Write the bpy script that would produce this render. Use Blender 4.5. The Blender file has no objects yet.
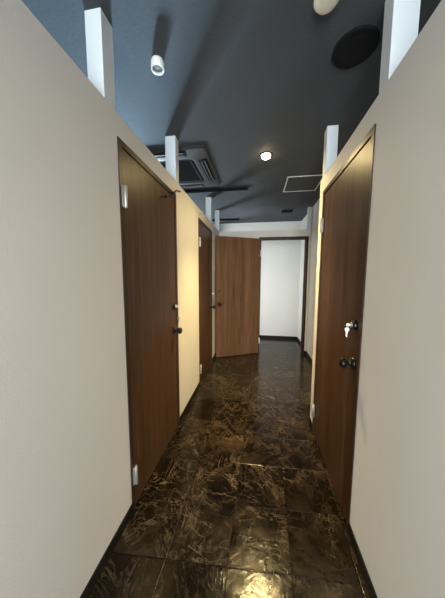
import bpy, bmesh, math, random
from math import pi, sin, cos, radians, atan2
from mathutils import Vector, Matrix

scene = bpy.context.scene
COL = scene.collection

# ------------------------------------------------------------------ dimensions
XL, XR = -0.687, 0.5055          # corridor faces of the left and right partitions
WT = 2.143                       # partition top
CT = 2.501                       # ceiling
TH = 0.10                        # partition thickness
YE = 4.0                         # face of the end partition
XF = 0.87                        # far right wall
YB = 4.95                        # back wall of the end room
DH = 2.03                        # outer height of the door frames
FW = 0.030                       # frame width
Y0 = -3.4                        # rear of the place
D1 = (1.066, 1.854); D2 = (2.576, 3.346); DR = (1.154, 1.952)
YR = 2.062                       # end of the right partition

# ------------------------------------------------------------------ materials
def new_mat(name):
    m = bpy.data.materials.new(name); m.use_nodes = True
    nt = m.node_tree; nt.nodes.clear()
    out = nt.nodes.new('ShaderNodeOutputMaterial'); b = nt.nodes.new('ShaderNodeBsdfPrincipled')
    nt.links.new(b.outputs[0], out.inputs[0])
    return m, nt, b

def N(nt, typ, **kw):
    n = nt.nodes.new(typ)
    for k, v in kw.items():
        if k.startswith('i_'): n.inputs[k[2:].replace('_', ' ')].default_value = v
        else: setattr(n, k, v)
    return n

def ramp(nt, fac, stops):
    r = nt.nodes.new('ShaderNodeValToRGB'); e = r.color_ramp.elements
    e[0].position, e[0].color = stops[0][0], (*stops[0][1], 1)
    e[1].position, e[1].color = stops[-1][0], (*stops[-1][1], 1)
    for p, c in stops[1:-1]:
        x = e.new(p); x.color = (*c, 1)
    nt.links.new(fac, r.inputs[0]); return r.outputs[0]

def mapped(nt, scale, rot=(0, 0, 0), loc=(0, 0, 0)):
    tc = nt.nodes.new('ShaderNodeTexCoord'); mp = nt.nodes.new('ShaderNodeMapping')
    mp.inputs['Scale'].default_value = scale; mp.inputs['Rotation'].default_value = rot
    mp.inputs['Location'].default_value = loc
    nt.links.new(tc.outputs['Object'], mp.inputs[0]); return mp.outputs[0]

def noise(nt, vec, scale, detail=4, rough=.55, dist=0.0):
    n = N(nt, 'ShaderNodeTexNoise'); n.inputs['Scale'].default_value = scale
    n.inputs['Detail'].default_value = detail; n.inputs['Roughness'].default_value = rough
    n.inputs['Distortion'].default_value = dist
    nt.links.new(vec, n.inputs['Vector']); return n.outputs['Fac']

def bump(nt, b, h, strength, dist=.01):
    k = N(nt, 'ShaderNodeBump'); k.inputs['Strength'].default_value = strength
    k.inputs['Distance'].default_value = dist
    nt.links.new(h, k.inputs['Height']); nt.links.new(k.outputs[0], b.inputs['Normal'])

def mix(nt, fac, a, b_, typ='MIX'):
    m = N(nt, 'ShaderNodeMix', data_type='RGBA', blend_type=typ)
    for s, i in ((fac, 0), (a, 6), (b_, 7)):
        if hasattr(s, 'links'): nt.links.new(s, m.inputs[i])
        elif isinstance(s, tuple): m.inputs[i].default_value = (*s, 1)
        else: m.inputs[i].default_value = s
    return m.outputs[2]

def math_(nt, op, a, b_=None, c=None):
    m = N(nt, 'ShaderNodeMath', operation=op)
    for i, s in enumerate((a, b_, c)):
        if s is None: continue
        if hasattr(s, 'links'): nt.links.new(s, m.inputs[i])
        else: m.inputs[i].default_value = s
    return m.outputs[0]

def wall_mat(name, col, var=.04):
    m, nt, b = new_mat(name)
    v = mapped(nt, (1, 1, 1))
    lo = tuple(c * (1 - var) for c in col)
    c = ramp(nt, noise(nt, v, 2.2, 3), [(.3, lo), (.7, col)])
    nt.links.new(c, b.inputs['Base Color'])
    b.inputs['Roughness'].default_value = .75
    b.inputs['Specular IOR Level'].default_value = .25
    bump(nt, b, noise(nt, v, 160, 3, .6), .18, .004)
    return m

def wood_mat(name, dark, mid, light, seed=0.0):
    m, nt, b = new_mat(name)
    g = noise(nt, mapped(nt, (1, 1, .045), loc=(seed, seed * 2.3, seed * .7)), 40, 6, .62, .6)
    s = noise(nt, mapped(nt, (1, 1, .020), loc=(seed * 3.1, seed, seed)), 13, 4, .55, .3)
    p = noise(nt, mapped(nt, (1, 1, .006), loc=(seed * 1.7, seed, seed * .3)), 5.5, 2, .5)
    f = math_(nt, 'ADD', math_(nt, 'ADD', math_(nt, 'MULTIPLY', g, .50), math_(nt, 'MULTIPLY', s, .36)), math_(nt, 'MULTIPLY', p, .14))
    c = ramp(nt, f, [(.36, dark), (.5, mid), (.66, light)])
    fine = noise(nt, mapped(nt, (1, 1, .018), loc=(seed, 0, 0)), 190, 3, .6)
    c2 = mix(nt, math_(nt, 'MULTIPLY', fine, .40), c, (dark[0] * .6, dark[1] * .6, dark[2] * .6))
    nt.links.new(c2, b.inputs['Base Color'])
    b.inputs['Roughness'].default_value = .40
    b.inputs['Specular IOR Level'].default_value = .20
    bump(nt, b, fine, .10, .002)
    return m

def plain(name, col, rough=.4, metal=0.0, var=.12, scale=60, spec=.5):
    m, nt, b = new_mat(name)
    v = mapped(nt, (1, 1, 1))
    lo = tuple(c * (1 - var) for c in col)
    nt.links.new(ramp(nt, noise(nt, v, scale, 3), [(.35, lo), (.65, col)]), b.inputs['Base Color'])
    b.inputs['Roughness'].default_value = rough; b.inputs['Metallic'].default_value = metal
    b.inputs['Specular IOR Level'].default_value = spec
    return m

def emit_mat(name, col, strength):
    m, nt, b = new_mat(name)
    b.inputs['Base Color'].default_value = (*col, 1)
    b.inputs['Emission Color'].default_value = (*col, 1)
    b.inputs['Emission Strength'].default_value = strength
    return m

def floor_mat(name, far=False):
    m, nt, b = new_mat(name)
    tc = nt.nodes.new('ShaderNodeTexCoord'); sp = nt.nodes.new('ShaderNodeSeparateXYZ')
    nt.links.new(tc.outputs['Object'], sp.inputs[0])
    X, Y = sp.outputs[0], sp.outputs[1]
    T = .2945
    u = math_(nt, 'DIVIDE', math_(nt, 'SUBTRACT', X, math_(nt, 'MULTIPLY_ADD', Y, .03, -.142)), T)
    w = math_(nt, 'DIVIDE', math_(nt, 'SUBTRACT', math_(nt, 'SUBTRACT', Y, math_(nt, 'MULTIPLY', X, .055)), .917), T)
    iu, iw = math_(nt, 'FLOOR', u), math_(nt, 'FLOOR', w)
    def edge(t):
        f = math_(nt, 'FRACT', t)
        return math_(nt, 'MINIMUM', f, math_(nt, 'SUBTRACT', 1.0, f))
    d = math_(nt, 'MINIMUM', edge(u), edge(w))
    mr = N(nt, 'ShaderNodeMapRange'); mr.inputs[1].default_value = .004; mr.inputs[2].default_value = .016
    mr.clamp = True; nt.links.new(d, mr.inputs[0]); joint = mr.outputs[0]
    # every tile takes its own cut of the marble
    cb = nt.nodes.new('ShaderNodeCombineXYZ'); nt.links.new(iu, cb.inputs[0]); nt.links.new(iw, cb.inputs[1])
    wn = N(nt, 'ShaderNodeTexWhiteNoise', noise_dimensions='3D'); nt.links.new(cb.outputs[0], wn.inputs['Vector'])
    sc = N(nt, 'ShaderNodeVectorMath', operation='SCALE'); sc.inputs['Scale'].default_value = .35 if not far else .2
    nt.links.new(wn.outputs['Color'], sc.inputs[0])
    ad = N(nt, 'ShaderNodeVectorMath', operation='ADD')
    nt.links.new(tc.outputs['Object'], ad.inputs[0]); nt.links.new(sc.outputs[0], ad.inputs[1])
    V = ad.outputs[0]
    base = ramp(nt, noise(nt, V, 5, 7, .68, .7), [(.30, (.0022, .0014, .0008)), (.50, (.0065, .0040, .0023)), (.64, (.018, .0108, .0058)), (.78, (.042, .026, .015))])
    def streaks(rot, scale, width, mscale, lo, hi, off):
        mp = nt.nodes.new('ShaderNodeMapping'); mp.inputs['Rotation'].default_value = (0, 0, rot)
        mp.vector_type = 'TEXTURE'; mp.inputs['Scale'].default_value = (1.0, 2.3, 1.0); mp.inputs['Location'].default_value = (off, off * 1.7, 0)
        nt.links.new(V, mp.inputs[0])
        n = noise(nt, mp.outputs[0], scale, 7, .60, .9)
        a_ = math_(nt, 'ABSOLUTE', math_(nt, 'SUBTRACT', n, .5))
        r = N(nt, 'ShaderNodeMapRange'); r.inputs[1].default_value = width; r.inputs[2].default_value = 0.0
        r.clamp = True; nt.links.new(a_, r.inputs[0])
        k = N(nt, 'ShaderNodeMapRange'); k.inputs[1].default_value = lo; k.inputs[2].default_value = hi; k.clamp = True
        nt.links.new(noise(nt, mp.outputs[0], mscale, 3, .6, .3), k.inputs[0])
        return math_(nt, 'MULTIPLY', r.outputs[0], k.outputs[0])
    c = base
    for rot, scl, wd, ms, lo, hi, off, fac, col in (
            (.45, 7, .016, 4.0, .47, .70, .0, .62, (.20, .145, .088)), (1.35, 9, .015, 5.0, .48, .70, 3.1, .60, (.25, .190, .120)),
            (2.15, 7, .015, 4.0, .48, .72, 7.7, .58, (.19, .135, .080)), (2.85, 11, .018, 5.0, .48, .68, 11.3, .52, (.17, .118, .070)),
            (.95, 5, .080, 3.0, .50, .74, 17.9, .32, (.12, .078, .040)), (2.45, 6, .070, 3.5, .50, .74, 23.9, .30, (.13, .088, .048))):
        c = mix(nt, math_(nt, 'MULTIPLY', streaks(rot, scl, wd, ms, lo, hi, off), fac), c, col)
    tone = math_(nt, 'MULTIPLY_ADD', wn.outputs['Value'], .45, .78)
    hs = N(nt, 'ShaderNodeHueSaturation'); nt.links.new(c, hs.inputs['Color']); nt.links.new(tone, hs.inputs['Value'])
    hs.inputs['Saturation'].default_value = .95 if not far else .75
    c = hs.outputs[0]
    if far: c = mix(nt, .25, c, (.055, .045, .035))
    c = mix(nt, math_(nt, 'MULTIPLY_ADD', joint, .4, .6), (.004, .003, .002), c)
    nt.links.new(c, b.inputs['Base Color'])
    rr = ramp(nt, noise(nt, V, 9, 4, .6), [(.3, (.12,) * 3), (.7, (.19,) * 3)])
    nt.links.new(rr, b.inputs['Roughness'])
    b.inputs['Specular IOR Level'].default_value = .18
    slate = math_(nt, 'ADD', math_(nt, 'MULTIPLY', noise(nt, V, 11, 5, .6, 1.4), 1.0), math_(nt, 'MULTIPLY', noise(nt, V, 60, 4, .6, .6), .22))
    h = math_(nt, 'ADD', math_(nt, 'MULTIPLY', slate, .35 if not far else .12), math_(nt, 'MULTIPLY', joint, .25))
    bump(nt, b, h, .42, .012)
    return m

def ceiling_mat():
    m, nt, b = new_mat('dark_ceiling_cloth')
    v = mapped(nt, (1, 1, 1))
    a = noise(nt, v, 1.1, 4, .5)
    g = noise(nt, mapped(nt, (1, 2.2, 1)), 42, 5, .7, .6)
    f = math_(nt, 'ADD', math_(nt, 'MULTIPLY', a, .5), math_(nt, 'MULTIPLY', g, .5))
    nt.links.new(ramp(nt, f, [(.3, (.050, .056, .062)), (.7, (.078, .086, .095))]), b.inputs['Base Color'])
    b.inputs['Roughness'].default_value = .8
    b.inputs['Specular IOR Level'].default_value = .2
    bump(nt, b, g, .22, .006)
    return m

M = dict(
    wall=wall_mat('off_white_wallpaper', (.70, .675, .63)),
    wall_far=wall_mat('white_wallpaper', (.76, .76, .74)),
    post=wall_mat('white_paint', (.64, .68, .70), .02),
    ceiling=ceiling_mat(),
    floor=floor_mat('dark_marble_tile'), floor_far=floor_mat('dark_marble_tile_far', True),
    base=plain('black_vinyl', (.008, .007, .006), .5, spec=.2),
    frame=wood_mat('walnut_frame', (.022, .012, .007), (.045, .025, .015), (.075, .043, .026), 5.3),
    gap=plain('dark_gap', (.01, .008, .006), .8),
    wood1=wood_mat('walnut_left', (.046, .021, .010), (.092, .045, .022), (.142, .076, .040), 1.0),
    wood2=wood_mat('walnut_left_second', (.038, .017, .009), (.074, .036, .018), (.118, .063, .033), 2.7),
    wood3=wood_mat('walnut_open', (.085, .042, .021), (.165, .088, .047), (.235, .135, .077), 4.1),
    wood4=wood_mat('walnut_right', (.042, .018, .009), (.082, .039, .018), (.126, .067, .034), 7.9),
    steel=plain('satin_steel', (.50, .49, .47), .48, .75),
    bronze=plain('black_bronze', (.020, .017, .015), .30, .55),
    keymetal=plain('nickel_key', (.66, .64, .58), .42, .8),
    hook=plain('dark_bronze_hook', (.022, .014, .009), .4, .6),
    ac=plain('grey_plastic', (.026, .026, .026), .45),
    acdark=plain('black_plastic', (.006, .007, .008), .85, spec=.12),
    aclight=plain('pale_plastic', (.20, .20, .20), .4),
    black=plain('black_cloth_grille', (.006, .006, .007), .85, spec=.2),
    cream=plain('cream_plastic', (.66, .60, .48), .5, var=.05),
    white=plain('white_plastic', (.82, .82, .78), .4, var=.04),
    lens=plain('grey_lens', (.36, .35, .32), .4, var=.3, scale=120),
    alu=plain('aluminium', (.74, .73, .70), .4, .3),
    glow=emit_mat('warm_lamp_glow', (1.0, .78, .45), 60.0),
)

# ------------------------------------------------------------------ mesh helpers
def add_box(bm, x0, x1, y0, y1, z0, z1, mi=0):
    vs = [bm.verts.new((x, y, z)) for x in (x0, x1) for y in (y0, y1) for z in (z0, z1)]
    for f in ((0, 1, 3, 2), (4, 6, 7, 5), (0, 4, 5, 1), (2, 3, 7, 6), (0, 2, 6, 4), (1, 5, 7, 3)):
        bm.faces.new([vs[i] for i in f]).material_index = mi

def rounded(bm, r, seg=2):
    bmesh.ops.recalc_face_normals(bm, faces=bm.faces)
    bmesh.ops.bevel(bm, geom=list(bm.edges), offset=r, segments=seg, profile=.5, affect='EDGES')

def box_bm(x0, x1, y0, y1, z0, z1, r=0):
    bm = bmesh.new(); add_box(bm, x0, x1, y0, y1, z0, z1)
    if r: rounded(bm, r)
    return bm

def add_lathe(bm, prof, mat=None, n=28, cap=True):
    """prof: (radius, height) pairs turned about local z, then moved by matrix mat."""
    mat = mat or Matrix()
    rings = []
    for r, z in prof:
        if r < 1e-6: rings.append([bm.verts.new(mat @ Vector((0, 0, z)))])
        else: rings.append([bm.verts.new(mat @ Vector((r * cos(2 * pi * k / n), r * sin(2 * pi * k / n), z))) for k in range(n)])
    for a, b in zip(rings, rings[1:]):
        for k in range(n):
            q = [a[k % len(a)], a[(k + 1) % len(a)], b[(k + 1) % len(b)], b[k % len(b)]]
            q = list(dict.fromkeys(q))
            if len(q) > 2: bm.faces.new(q).smooth = True
    if cap:
        for ring in (rings[0], rings[-1]):
            if len(ring) > 2: bm.faces.new(ring)

def add_tube(bm, pts, r, n=10, closed=False, radii=None):
    pts = [Vector(p) for p in pts]; L = len(pts); rings = []
    up = Vector((0.3, 0.2, 1)).normalized()
    for i, p in enumerate(pts):
        a = pts[(i - 1) % L] if closed or i else p
        b = pts[(i + 1) % L] if closed or i < L - 1 else p
        t = (b - a).normalized(); s = t.cross(up)
        if s.length < 1e-3: s = t.cross(Vector((1, 0, 0)))
        s.normalize(); w = s.cross(t); rr = radii[i] if radii else r
        rings.append([bm.verts.new(p + rr * (cos(2 * pi * k / n) * s + sin(2 * pi * k / n) * w)) for k in range(n)])
    pairs = list(zip(rings, rings[1:])) + ([(rings[-1], rings[0])] if closed else [])
    for a, b in pairs:
        for k in range(n):
            bm.faces.new((a[k], a[(k + 1) % n], b[(k + 1) % n], b[k])).smooth = True
    if not closed:
        bm.faces.new(rings[0]); bm.faces.new(rings[-1])

def add_prism(bm, outline, d0, d1, mat=None):
    """outline in local xz, extruded along local y from d0 to d1."""
    mat = mat or Matrix()
    a = [bm.verts.new(mat @ Vector((x, d0, z))) for x, z in outline]
    b = [bm.verts.new(mat @ Vector((x, d1, z))) for x, z in outline]
    bm.faces.new(a); bm.faces.new(b[::-1]); n = len(a)
    for k in range(n): bm.faces.new((a[k], a[(k + 1) % n], b[(k + 1) % n], b[k]))

def obj(name, bm, mats, parent=None):
    bmesh.ops.recalc_face_normals(bm, faces=bm.faces)
    me = bpy.data.meshes.new(name); bm.to_mesh(me); bm.free()
    for m in (mats if isinstance(mats, (list, tuple)) else [mats]): me.materials.append(m)
    o = bpy.data.objects.new(name, me); COL.objects.link(o)
    if parent: o.parent = parent
    return o

def tag(o, label=None, cat=None, group=None, kind=None):
    for k, v in (('label', label), ('category', cat), ('group', group), ('kind', kind)):
        if v: o[k] = v
    return o

def empty(name, loc=(0, 0, 0), rz=0.0, parent=None):
    o = bpy.data.objects.new(name, None); COL.objects.link(o)
    o.location = loc; o.rotation_euler = (0, 0, rz); o.empty_display_size = .1
    if parent: o.parent = parent
    return o

def struct(name, boxes, mat, label, cat, mats=None):
    bm = bmesh.new()
    for b in boxes: add_box(bm, *b)
    return tag(obj(name, bm, mats or mat), label, cat, kind='structure')

# ------------------------------------------------------------------ the setting
SX0, SX1, SY1 = -5.0, 3.6, 8.0
YS = 2.352      # seam between the two floors
def floor_piece(name, y0, y1, s0, s1, mat, label):
    bm = bmesh.new()
    pts = [(SX0, y0 + s0 * SX0), (SX1, y0 + s0 * SX1), (SX1, y1 + s1 * SX1), (SX0, y1 + s1 * SX0)]
    top = [bm.verts.new((x, y, 0)) for x, y in pts]; bot = [bm.verts.new((x, y, -.1)) for x, y in pts]
    bm.faces.new(top); bm.faces.new(bot[::-1])
    for k in range(4): bm.faces.new((top[k], bot[k], bot[(k + 1) % 4], top[(k + 1) % 4]))
    return tag(obj(name, bm, mat), label, 'floor', kind='structure')
floor_piece('floor', Y0, YS, 0, .06, M['floor'], 'dark brown marble-look tile floor with golden veins in the near corridor')
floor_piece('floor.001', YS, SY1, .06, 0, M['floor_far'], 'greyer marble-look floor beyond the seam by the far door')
struct('ceiling', [(SX0, SX1, Y0, SY1, CT, CT + .1)], M['ceiling'], 'dark navy grey textured ceiling over the corridor', 'ceiling')

W = M['wall']
def partition(axis_x0, axis_x1, segs):
    """segs: (y0, y1, z0, z1)"""
    return [(axis_x0, axis_x1, *s) for s in segs]
struct('wall_left', partition(XL - TH, XL, [
    (Y0, D1[0], 0, WT), (D1[0], D1[1], DH, WT), (D1[1], D2[0], 0, WT), (D2[0], D2[1], DH, WT), (D2[1], YE + TH, 0, WT)]),
    W, 'off-white left partition wall standing short of the ceiling', 'wall')
struct('wall_right', partition(XR, XR + TH, [
    (Y0, DR[0], 0, WT), (DR[0], DR[1], DH, WT), (DR[1], YR, 0, WT)]) + [(XR + TH, XF + .01, YR - TH, YR, 0, WT)],
    W, 'off-white right partition wall holding the near right door', 'wall')
DE = (.012, .832)
struct('wall_end', [(XL, DE[0], YE, YE + TH, 0, WT), (DE[0], DE[1], YE, YE + TH, DH, WT), (DE[1], XF + .01, YE, YE + TH, 0, WT)],
       W, 'pale end partition wall around the open doorway', 'wall')
struct('wall_far_right', [(XF + .008, XF + .1, YR, YB, 0, CT)], M['wall_far'], 'white wall at right beyond the right partition', 'wall')
struct('trim_1', [(XF, XF + .008, YR, YE, 0, WT)], W, 'pinkish wallpapered lower part of the far right wall', 'wall')
struct('wall_back', [(XL - .3, XF + .1, YB, YB + .1, 0, CT)], M['wall_far'], 'white back wall seen through the open doorway', 'wall')
struct('wall_end_room_left', [(XL - TH, XL, YE + TH, YB, 0, WT)], M['wall_far'], 'white left wall of the end room', 'wall')
# the shell of the building around the partitioned rooms
struct('wall_outer_left', [(SX0 - .1, SX0, Y0, SY1, 0, CT)], M['wall_far'], 'outer wall of the rooms on the left', 'wall')
struct('wall_outer_right', [(SX1, SX1 + .1, Y0, SY1, 0, CT)], M['wall_far'], 'outer wall of the rooms on the right', 'wall')
struct('wall_rear', [(SX0, SX1, Y0 - .1, Y0, 0, CT)], M['wall_far'], 'wall behind the viewpoint', 'wall')
struct('wall_outer_far', [(SX0, SX1, SY1, SY1 + .1, 0, CT)], M['wall_far'], 'outer wall beyond the left rooms', 'wall')

BH, BT = .060, .007
struct('baseboard_left', [(XL, XL + BT, Y0, D1[0], 0, BH), (XL, XL + BT, D1[1], D2[0], 0, BH), (XL, XL + BT, D2[1], YE, 0, BH)],
       M['base'], 'black baseboard along the left wall', 'baseboard')
struct('baseboard_right', [(XR - BT, XR, Y0, DR[0], 0, BH), (XR - BT, XR, DR[1], YR, 0, BH), (XR - BT, XF, YR, YR + BT, 0, BH)],
       M['base'], 'black baseboard along the right wall', 'baseboard')
struct('baseboard_end', [(XL + BT, DE[0], YE - BT, YE, 0, BH), (DE[1], XF - BT, YE - BT, YE, 0, BH)],
       M['base'], 'black baseboard under the end wall', 'baseboard')
struct('baseboard_far_right', [(XF - BT, XF, YR + BT, YE, 0, BH), (XF, XF + .008, YE + TH, YB, 0, BH)],
       M['base'], 'black baseboard along the far right wall', 'baseboard')
struct('baseboard_back', [(XL, XF + .008, YB - BT, YB, 0, BH)], M['base'], 'black baseboard along the back wall', 'baseboard')

# ------------------------------------------------------------------ doors
def rot_to(direction):
    return Vector((0, 0, 1)).rotation_difference(Vector(direction)).to_matrix().to_4x4()

def frame_bm(w, h, depth, out):
    """local: x along width, -y outward. Two jambs and a head with a rebate strip."""
    bm = bmesh.new(); o = -out
    add_box(bm, 0, FW, o, depth, 0, h); add_box(bm, w - FW, w, o, depth, 0, h)
    add_box(bm, FW, w - FW, o, depth, h - FW, h)
    add_box(bm, FW, FW + .012, .045, depth, 0, h - FW); add_box(bm, w - FW - .012, w - FW, .045, depth, 0, h - FW)
    add_box(bm, FW + .012, w - FW - .012, .045, depth, h - FW - .012, h - FW)
    return bm

def knob_bm(x, z, y, s):
    """round door knob on face y, pointing along s*y"""
    bm = bmesh.new()
    mt = Matrix.Translation((x, y, z)) @ rot_to((0, s, 0))
    add_lathe(bm, [(0, 0), (.031, 0), (.032, .004), (.028, .010), (.016, .013), (.0115, .018), (.0105, .030),
                   (.016, .034), (.024, .040), (.0275, .049), (.0265, .058), (.020, .066), (.010, .070), (0, .071)], mt)
    return bm

def bolt_bm(x, z, y, s):
    bm = bmesh.new()
    mt = Matrix.Translation((x, y, z)) @ rot_to((0, s, 0))
    add_lathe(bm, [(0, 0), (.025, 0), (.026, .006), (.023, .016), (.018, .020), (.0165, .020)], mt)
    return bm

def cyl_bm(x, z, y, s):
    bm = bmesh.new()
    mt = Matrix.Translation((x, y, z)) @ rot_to((0, s, 0))
    add_lathe(bm, [(0, .012), (.0145, .012), (.0145, .0215), (.012, .024), (0, .024)], mt, 20)
    return bm

def hinge_bm(z, x=0.0, y=-.004):
    """leaf plates with a jointed barrel; local origin on the hinge line"""
    bm = bmesh.new()
    add_box(bm, x - .019, x - .001, y - .003, y, z - .052, z + .052)
    add_box(bm, x + .001, x + .019, y - .003, y, z - .052, z + .052)
    prof = [(.0065, -.056), (.0088, -.053)]
    prof += [(.0088, .053), (.0065, .056)]
    add_lathe(bm, [(r_, z + h_) for r_, h_ in prof], Matrix.Translation((x, y - .0095, 0)), 16)
    return bm

GAP = .003
def closed_door(name, loc, rz, w, wood, label, hinge_z=(1.757, .208)):
    d = tag(empty(name, loc, rz), label, 'door', kind='structure')
    obj('frame', frame_bm(w, DH, TH + .004, .005), M['frame'], d)
    x0, x1 = FW + GAP, w - FW - GAP
    leaf = obj('leaf', box_bm(x0, x1, .002, .040, .008, DH - FW - GAP, .0015), wood, d)
    bx = x1 - .050
    tag(obj('knob', knob_bm(bx, .90, .002, -1), M['bronze'], leaf), 'black bronze round knob')
    b = obj('deadbolt', bolt_bm(bx, 1.105, .002, -1), M['bronze'], leaf)
    tag(b, 'black round deadbolt with a silver keyway')
    c = obj('lock_cylinder', cyl_bm(bx, 1.105, .002, -1), M['steel'], d)
    st = bmesh.new(); add_box(st, x1 - .006, x1 + .0005, .000, .003, .87, .93)
    obj('latch_plate', st, M['steel'], d)
    for z in hinge_z:
        tag(obj('hinge', hinge_bm(z, FW + GAP * .5, -.005), M['steel'], d), 'silver butt hinge')
    return d, bx

d1, b1 = closed_door('door_1', (XL, D1[0], 0), pi / 2, D1[1] - D1[0], M['wood1'],
                     'dark walnut door nearest on the left wall, hinged at its near side')
d2, b2 = closed_door('door_2', (XL, D2[0], 0), pi / 2, D2[1] - D2[0], M['wood2'],
                     'second dark walnut door further along the left wall')
d3, b3 = closed_door('door_3', (XR, DR[1], 0), -pi / 2, DR[1] - DR[0], M['wood4'],
                     'dark walnut door on the right wall with a key in its lock')
# the end door, swung open into the corridor
wE = DE[1] - DE[0]
d4 = tag(empty('door_4', (DE[0], YE, 0), 0), 'open walnut door swung back at the end of the corridor', 'door', kind='structure')
obj('frame', frame_bm(wE, DH, TH + .004, .005), M['frame'], d4)
ax, ay = DE[0] + .022, YE - .085
fx, fy = -.657, 3.56
LW = math.hypot(fx - ax, fy - ay)
lf = box_bm(0, LW, -.036, 0, .010, DH - FW - .004, .0015)
leaf4 = obj('leaf', lf, M['wood3'], d4)
leaf4.location = (ax - DE[0], ay - YE, 0); leaf4.rotation_euler = (0, 0, atan2(fy - ay, fx - ax))
for s, y in ((1, 0.0), (-1, -.036)):
    tag(obj('knob', knob_bm(LW - .052, .905, y, s), M['bronze'], leaf4), 'black bronze round knob')
th = bmesh.new(); add_lathe(th, [(0, 0), (.016, 0), (.017, .005), (.013, .010), (0, .011)], Matrix.Translation((LW - .050, 0, 1.125)) @ rot_to((0, 1, 0)))
add_box(th, LW - .054, LW - .046, .008, .022, 1.112, 1.138)
tag(obj('deadbolt', th, M['bronze'], leaf4), 'small dark thumb turn')
for z in (1.757, .208):
    h = hinge_bm(z, 0, 0)
    obj('hinge', h, M['steel'], d4).location = (.030, -.006, 0)

# ------------------------------------------------------------------ keys left in the locks
def key_outline(bow=.0125, blade=.030):
    pts = [(bow * cos(t), bow * sin(t)) for t in [radians(a) for a in range(-60, 241, 20)]]
    b = -bow * .87 - .001
    pts += [(-.0042, b - .002), (-.0042, b - .010), (-.0036, b - blade + .004), (0, b - blade), (.0036, b - blade + .004),
            (.0020, b - blade + .008), (.0040, b - blade + .012), (.0018, b - blade + .016), (.0042, b - .010), (.0042, b - .002)]
    return pts

def key_set(d, bx, label, cord=0.0):
    """a key standing in the lock, a split ring through it and a second key hanging from the ring"""
    wm = d.matrix_basis
    k = empty('key', wm @ Vector((bx, -.024, 1.105)), d.rotation_euler[2])
    tag(k, label, 'key', 'keys left in the corridor door locks')
    bm = bmesh.new()
    # bow stands upright on edge, blade runs into the cylinder along +y
    o = key_outline(.0095, .026); back = -.011
    a = []; b = []
    for x, z in o:
        a.append(bm.verts.new((-.0012, back - z, x))); b.append(bm.verts.new((.0012, back - z, x)))
    n = len(o); bm.faces.new(a); bm.faces.new(b[::-1])
    for i in range(n): bm.faces.new((a[i], a[(i + 1) % n], b[(i + 1) % n], b[i]))
    obj('inserted_key', bm, M['keymetal'], k)
    r = bmesh.new(); cy, cz, R = back - .003, -.009, .0075
    add_tube(r, [(R * sin(t), cy, cz + R * cos(t)) for t in [2 * pi * i / 24 for i in range(24)]], .0011, 8, True)
    obj('split_ring', r, M['keymetal'], k)
    drop = cz - R
    if cord:
        c = bmesh.new(); add_tube(c, [(0, cy, drop + .001), (.001, cy + .002, drop - cord * .5), (0, cy, drop - cord)], .0013, 8)
        obj('cord', c, M['bronze'], k); drop -= cord
    h = bmesh.new()
    add_prism(h, [(x * .85, z * .85 - .008 + drop) for x, z in key_outline(.0125, .036)], -.001, .001, Matrix.Translation((0, cy, 0)) @ Matrix.Rotation(radians(70), 4, 'Z'))
    obj('hanging_key', h, M['keymetal'], k)
    return k
key_set(d1, b1, 'silver keys hanging from the lock of the near left door', .075)
key_set(d2, b2, 'silver keys in the lock of the second left door, beside the open door', .10)
key_set(d3, b3, 'bright silver keys hanging from the lock of the right wall door')

# ------------------------------------------------------------------ hook on the near left door frame
hk = bmesh.new()
ho = XL + .030
def smooth(pts, k=3):
    pts = [Vector(q) for q in pts]; out = []
    for i in range(len(pts) - 1):
        p0, p1, p2, p3 = pts[max(i - 1, 0)], pts[i], pts[i + 1], pts[min(i + 2, len(pts) - 1)]
        for j in range(k):
            t = j / k
            out.append(.5 * ((2 * p1) + (p2 - p0) * t + (2 * p0 - 5 * p1 + 4 * p2 - p3) * t * t + (3 * p1 - p0 - 3 * p2 + p3) * t ** 3))
    return out + [pts[-1]]
for pts in ([(ho, 1.579, 1.920), (ho, 1.586, 1.932), (ho, 1.604, 1.944), (ho, 1.646, 1.958), (ho - .004, 1.698, 1.972), (ho - .012, 1.735, 1.982), (XL + .010, 1.775, 2.006)],
            [(XL + .010, 1.775, 2.006), (ho - .010, 1.742, 1.996), (ho, 1.740, 2.008), (ho, 1.770, 2.026), (ho, 1.807, 2.044), (ho, 1.846, 2.052), (ho, 1.892, 2.066)]):
    sp3 = smooth(pts); add_tube(hk, sp3, .0055, 10, radii=[.0055] * len(sp3))
add_lathe(hk, [(0, -.011), (.007, -.008), (.009, 0), (.007, .008), (0, .011)], Matrix.Translation((ho, 1.579, 1.918)), 12)
hook = empty('coat_hook', (XL, 1.785, 2.0)); tag(hook, 'small bent dark metal hook at the top corner of the near left door', 'hook')
o = obj('wire', hk, M['hook'], hook); o.location = (-XL, -1.785, -2.0)
pl = bmesh.new(); add_box(pl, XL + .005, XL + .012, 1.762, 1.790, 2.002, 2.024); rounded(pl, .0015)
o = obj('plate', pl, M['hook'], hook); o.location = (-XL, -1.785, -2.0)

# ------------------------------------------------------------------ posts between partition tops and ceiling
def post(x0, y0, sx, sy, label):
    o = obj('ceiling_post', box_bm(0, sx, 0, sy, 0, CT - WT, .002), M['post'])
    o.location = (x0, y0, WT)
    tag(o, label, 'post', 'white posts between the partition tops and the ceiling')
post(XL - .078, .984, .078, .082, 'white post on the left wall nearest the viewer, before the near left door')
post(XL - .088, 1.868, .088, .075, 'white post on the left wall just past the near left door')
post(XL - .082, 3.300, .082, .075, 'narrow white post on the left wall above the second left door')
post(XL - .070, 3.950, .075, .075, 'white post where the left wall meets the end wall')
post(XR, 1.075, .095, .075, 'white post on the right wall nearest the viewer, beside the black speaker')
post(XR, 1.930, .080, .080, 'white post on the right wall at the far corner of the right door')
post(XF - .062, YE - .002, .060, .075, 'white post at the right end of the end wall')

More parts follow.
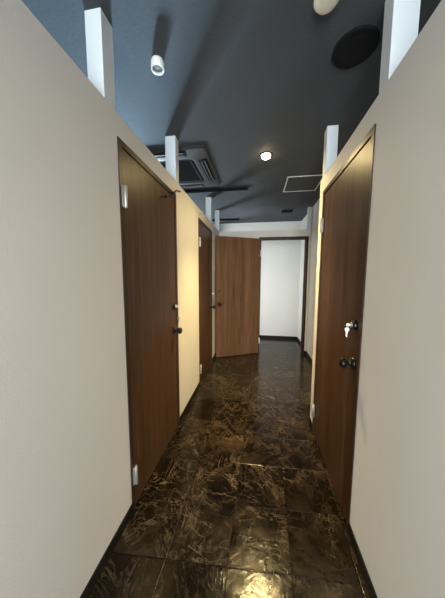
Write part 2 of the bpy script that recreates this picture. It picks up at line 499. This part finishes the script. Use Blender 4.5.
# ------------------------------------------------------------------ ceiling fittings
def down(bm, prof, x, y, z=CT, n=36):
    add_lathe(bm, prof, Matrix.Translation((x, y, z)) @ Matrix.Rotation(pi, 4, 'X'), n)

LX, LY = .057, 2.28
t = tag(empty('downlight', (LX, LY, CT)), 'lit warm round downlight in the middle of the dark ceiling', 'ceiling light')
bm = bmesh.new(); down(bm, [(.040, 0), (.058, 0), (.058, .004), (.052, .008), (.044, .007), (.040, .001)], 0, 0, 0); obj('trim_ring', bm, M['ac'], t)
bm = bmesh.new(); down(bm, [(0, .000), (.041, .000), (.042, .012), (.038, .022), (.024, .032), (0, .036)], 0, 0, 0); obj('lamp_glass', bm, M['glow'], t)

t = tag(empty('smoke_detector', (.262, 1.095, CT)), 'round cream smoke detector at the top edge of the picture', 'smoke detector')
bm = bmesh.new(); down(bm, [(0, 0), (.052, 0), (.052, .008), (.049, .012), (0, .012)], 0, 0, 0); obj('base', bm, M['cream'], t)
bm = bmesh.new(); down(bm, [(0, .010), (.044, .010), (.046, .014), (.042, .022), (.030, .026), (0, .027)], 0, 0, 0); obj('cover', bm, M['cream'], t)

t = tag(empty('ceiling_speaker', (.462, 1.335, CT)), 'large round black speaker flush in the ceiling by the near right post', 'speaker')
bm = bmesh.new(); down(bm, [(.094, 0), (.106, 0), (.106, .006), (.100, .010), (.094, .008)], 0, 0, 0); obj('rim', bm, M['black'], t)
bm = bmesh.new(); down(bm, [(0, 0), (.095, .000), (.095, .005), (.060, .010), (0, .012)], 0, 0, 0); obj('grille', bm, M['black'], t)

t = tag(empty('ceiling_spotlight', (-.548, 1.243, CT)), 'small white cylindrical spotlight with a grey lens, hanging under the ceiling at left', 'spotlight')
bm = bmesh.new(); down(bm, [(0, 0), (.026, 0), (.030, .003), (.034, .012), (.035, .046), (.033, .050), (.028, .048), (.0275, .034), (0, .034)], 0, 0, 0, 32)
obj('housing', bm, M['white'], t)
bm = bmesh.new(); down(bm, [(0, .035), (.026, .035), (.026, .039), (.020, .042), (0, .043)], 0, 0, 0, 24); obj('lens', bm, M['lens'], t)

# air conditioner cassette
ac = tag(empty('air_conditioner', (-.905, 2.455, CT)), 'dark grey square air conditioner cassette in the ceiling behind the left post', 'air conditioner')
S = .425
def square_ring(bm, r0, r1, z0, z1, x=0, y=0):
    add_box(bm, -r1, r1, -r1, -r0, z0, z1); add_box(bm, -r1, r1, r0, r1, z0, z1)
    add_box(bm, -r1, -r0, -r0, r0, z0, z1); add_box(bm, r0, r1, -r0, r0, z0, z1)
def plate_ring(bm, pts):
    """square rings (half size, corner radius, depth) skinned one to the next"""
    rings = []
    for h, c, z in pts:
        ring = []
        for sx, sy, a0 in ((1, 1, 0), (-1, 1, 90), (-1, -1, 180), (1, -1, 270)):
            for j in range(5):
                t = radians(a0 + 90 * j / 4)
                ring.append(bm.verts.new((sx * (h - c) + c * cos(t), sy * (h - c) + c * sin(t), z)))
        rings.append(ring)
    for p_, q_ in zip(rings, rings[1:]):
        n = len(p_)
        for k in range(n): bm.faces.new((p_[k], p_[(k + 1) % n], q_[(k + 1) % n], q_[k]))
    return rings
bm = bmesh.new()
rg = plate_ring(bm, [(S, .02, 0), (S, .02, -.012), (S - .012, .02, -.022), (.295, .06, -.030), (.268, .05, -.030), (.262, .05, -.010)])
bm.faces.new(rg[-1])
obj('panel', bm, M['ac'], ac)
bm = bmesh.new(); plate_ring(bm, [(.255, .04, -.0105), (.255, .04, -.020), (.248, .04, -.024)]); bm.faces.new(plate_ring(bm, [(.248, .04, -.024), (.24, .04, -.024)])[-1])
for i in range(22):
    y = -.215 + i * .43 / 21; add_box(bm, -.22, .22, y - .003, y + .003, -.027, -.0235)
obj('intake_grille', bm, M['acdark'], ac)
for k in range(4):
    bm = bmesh.new(); add_box(bm, .318, .392, -.23, .23, -.0305, -.0225)
    o = obj('air_outlet', bm, M['acdark'], ac); o.rotation_euler = (0, 0, k * pi / 2)
    v = bmesh.new(); add_box(v, .338, .343, -.21, .21, -.037, -.030); add_box(v, .372, .379, -.21, .21, -.037, -.030)
    obj('louver', v, M['aclight'], o)

# access hatch
hx0, hx1, hy0, hy1 = .318, .735, 2.785, 3.255
t = tag(empty('access_hatch', ((hx0 + hx1) / 2, (hy0 + hy1) / 2, CT)), 'square ceiling access hatch with a pale metal rim', 'hatch')
a, b_ = (hx1 - hx0) / 2, (hy1 - hy0) / 2
bm = bmesh.new(); w = .014
for q in ((-a, a, -b_, -b_ + w), (-a, a, b_ - w, b_), (-a, -a + w, -b_ + w, b_ - w), (a - w, a, -b_ + w, b_ - w)): add_box(bm, *q, -.006, 0)
obj('rim', bm, M['alu'], t)
bm = bmesh.new(); add_box(bm, -a + w, a - w, -b_ + w, b_ - w, -.003, 0); obj('panel', bm, M['ceiling'], t)

# vent
t = tag(empty('ceiling_vent', (.49, 4.16, CT)), 'small black slotted vent in the ceiling near the end wall', 'vent')
bm = bmesh.new(); square_ring(bm, .10, .118, -.008, 0); obj('frame', bm, M['ac'], t)
bm = bmesh.new(); add_box(bm, -.10, .10, -.10, .10, -.002, 0)
for i in range(5):
    y = -.08 + i * .04; add_box(bm, -.10, .10, y - .006, y + .006, -.007, -.001)
obj('grille', bm, M['black'], t)

# dark rails on the ceiling
def rail(x0, x1, y, label):
    t = tag(empty('ceiling_rail', ((x0 + x1) / 2, y, CT)), label, 'rail', 'black rails on the ceiling over the left rooms')
    h = (x1 - x0) / 2
    bm = bmesh.new(); add_box(bm, -h, h, -.018, .018, -.004, 0); add_box(bm, -h, h, -.018, -.013, -.026, -.003); add_box(bm, -h, h, .013, .018, -.026, -.003)
    obj('channel', bm, M['acdark'], t)
    for s in (-1, 1):
        e = bmesh.new(); add_box(e, s * h - .006, s * h + .006, -.019, .019, -.027, 0); obj('end_cap', e, M['acdark'], t)
rail(-1.75, -.150, 3.03, 'long black rail on the ceiling beside the air conditioner')
rail(-1.45, -.385, 4.58, 'short black rail on the ceiling beyond the end wall post')

# light switch in the end room
t = tag(empty('light_switch', (XF + .008, 4.60, 1.18)), 'white wall switch on the right wall inside the end room', 'switch')
bm = box_bm(-.008, 0, -.035, .035, -.06, .06, .002); obj('plate', bm, M['white'], t)
bm = box_bm(-.012, -.007, -.018, .018, -.035, .035, .0015); obj('rocker', bm, M['white'], t)

# ------------------------------------------------------------------ light
def aim(o, target):
    o.rotation_euler = (Vector(target) - o.location).to_track_quat('-Z', 'Y').to_euler()
def area(name, loc, target, sx, sy, power, col, spread=pi):
    l = bpy.data.lights.new(name, 'AREA'); l.shape = 'RECTANGLE'; l.size, l.size_y = sx, sy; l.energy = power; l.color = col; l.spread = spread
    o = bpy.data.objects.new(name, l); COL.objects.link(o); o.location = loc; aim(o, target); return o
def spot(name, loc, power, col, size, rad, blend=1.0):
    l = bpy.data.lights.new(name, 'SPOT'); l.energy = power; l.color = col; l.spot_size = size; l.spot_blend = blend; l.shadow_soft_size = rad
    o = bpy.data.objects.new(name, l); COL.objects.link(o); o.location = loc; return o
WARM = (1.0, .77, .36); NEUT = (1.0, .95, .86); COOL = (.80, .94, 1.0)
spot('downlight_lamp', (LX, LY, CT - .045), 85, WARM, radians(165), .03)
spot('downlight_beam', (LX, LY, CT - .045), 300, (1.0, .73, .30), radians(90), .03)
spot('rear_downlight_lamp', (-.1, -.75, CT - .03), 50, (.98, .98, .96), radians(165), .06)
area('fill_rear', (-.1, Y0 + .1, 1.3), (-.1, 4, 1.3), 1.1, 2.0, 200, (.89, .96, 1.0))  # added fill from behind the camera to lift the end wall; no window there
area('window_left_far', (-3.6, 6.6, 1.1), (-.6, 2.4, 2.35), .8, .8, 370, (.72, .87, 1.0))
sp_ = spot('added_left_spot', (-3.9, 6.1, 1.05), 4200, (.44, .73, 1.0), radians(31), .22, .22)  # added spot, not a window; cone edge set along the second post's shadow
aim(sp_, (-3.9 + sin(radians(21.4)) * 5, 6.1 - cos(radians(21.4)) * 5, 1.05 + 1.0))
area('window_left_rear', (-2.6, -2.0, 1.1), (-.7, 1.2, 2.3), 1.2, .8, 34, (.72, .91, 1.0))
area('window_right_rear', (2.3, -2.0, 1.1), (.55, 1.2, 2.3), 1.2, .8, 34, (.72, .91, 1.0))
area('end_room_light', (-.62, 4.52, 1.15), (.6, 4.62, 1.2), .75, 1.9, 13.5, (.95, .99, 1.0))

w = bpy.data.worlds.new('world'); scene.world = w; w.use_nodes = True
w.node_tree.nodes['Background'].inputs[0].default_value = (.5, .6, .7, 1)
w.node_tree.nodes['Background'].inputs[1].default_value = .05

# ------------------------------------------------------------------ camera
F, PITCH, YAW, ROLL, H = 223.72, .0998, .1546, .0033, 1.3537
cam = bpy.data.cameras.new('camera'); co = bpy.data.objects.new('camera', cam); COL.objects.link(co)
fwd = Vector((-sin(YAW) * cos(PITCH), cos(YAW) * cos(PITCH), -sin(PITCH)))
rt = Vector((cos(YAW), sin(YAW), 0)); up = rt.cross(fwd)
r = rt * cos(ROLL) + up * sin(ROLL); u = -rt * sin(ROLL) + up * cos(ROLL)
co.matrix_world = Matrix(((r.x, u.x, -fwd.x, 0), (r.y, u.y, -fwd.y, 0), (r.z, u.z, -fwd.z, H), (0, 0, 0, 1)))
cam.sensor_fit = 'HORIZONTAL'; cam.sensor_width = 36; cam.lens = F / 445 * 36
cam.clip_start = .01
scene.camera = co
scene.view_settings.view_transform = 'Standard'
scene.view_settings.look = 'None'
scene.view_settings.exposure = 0.0
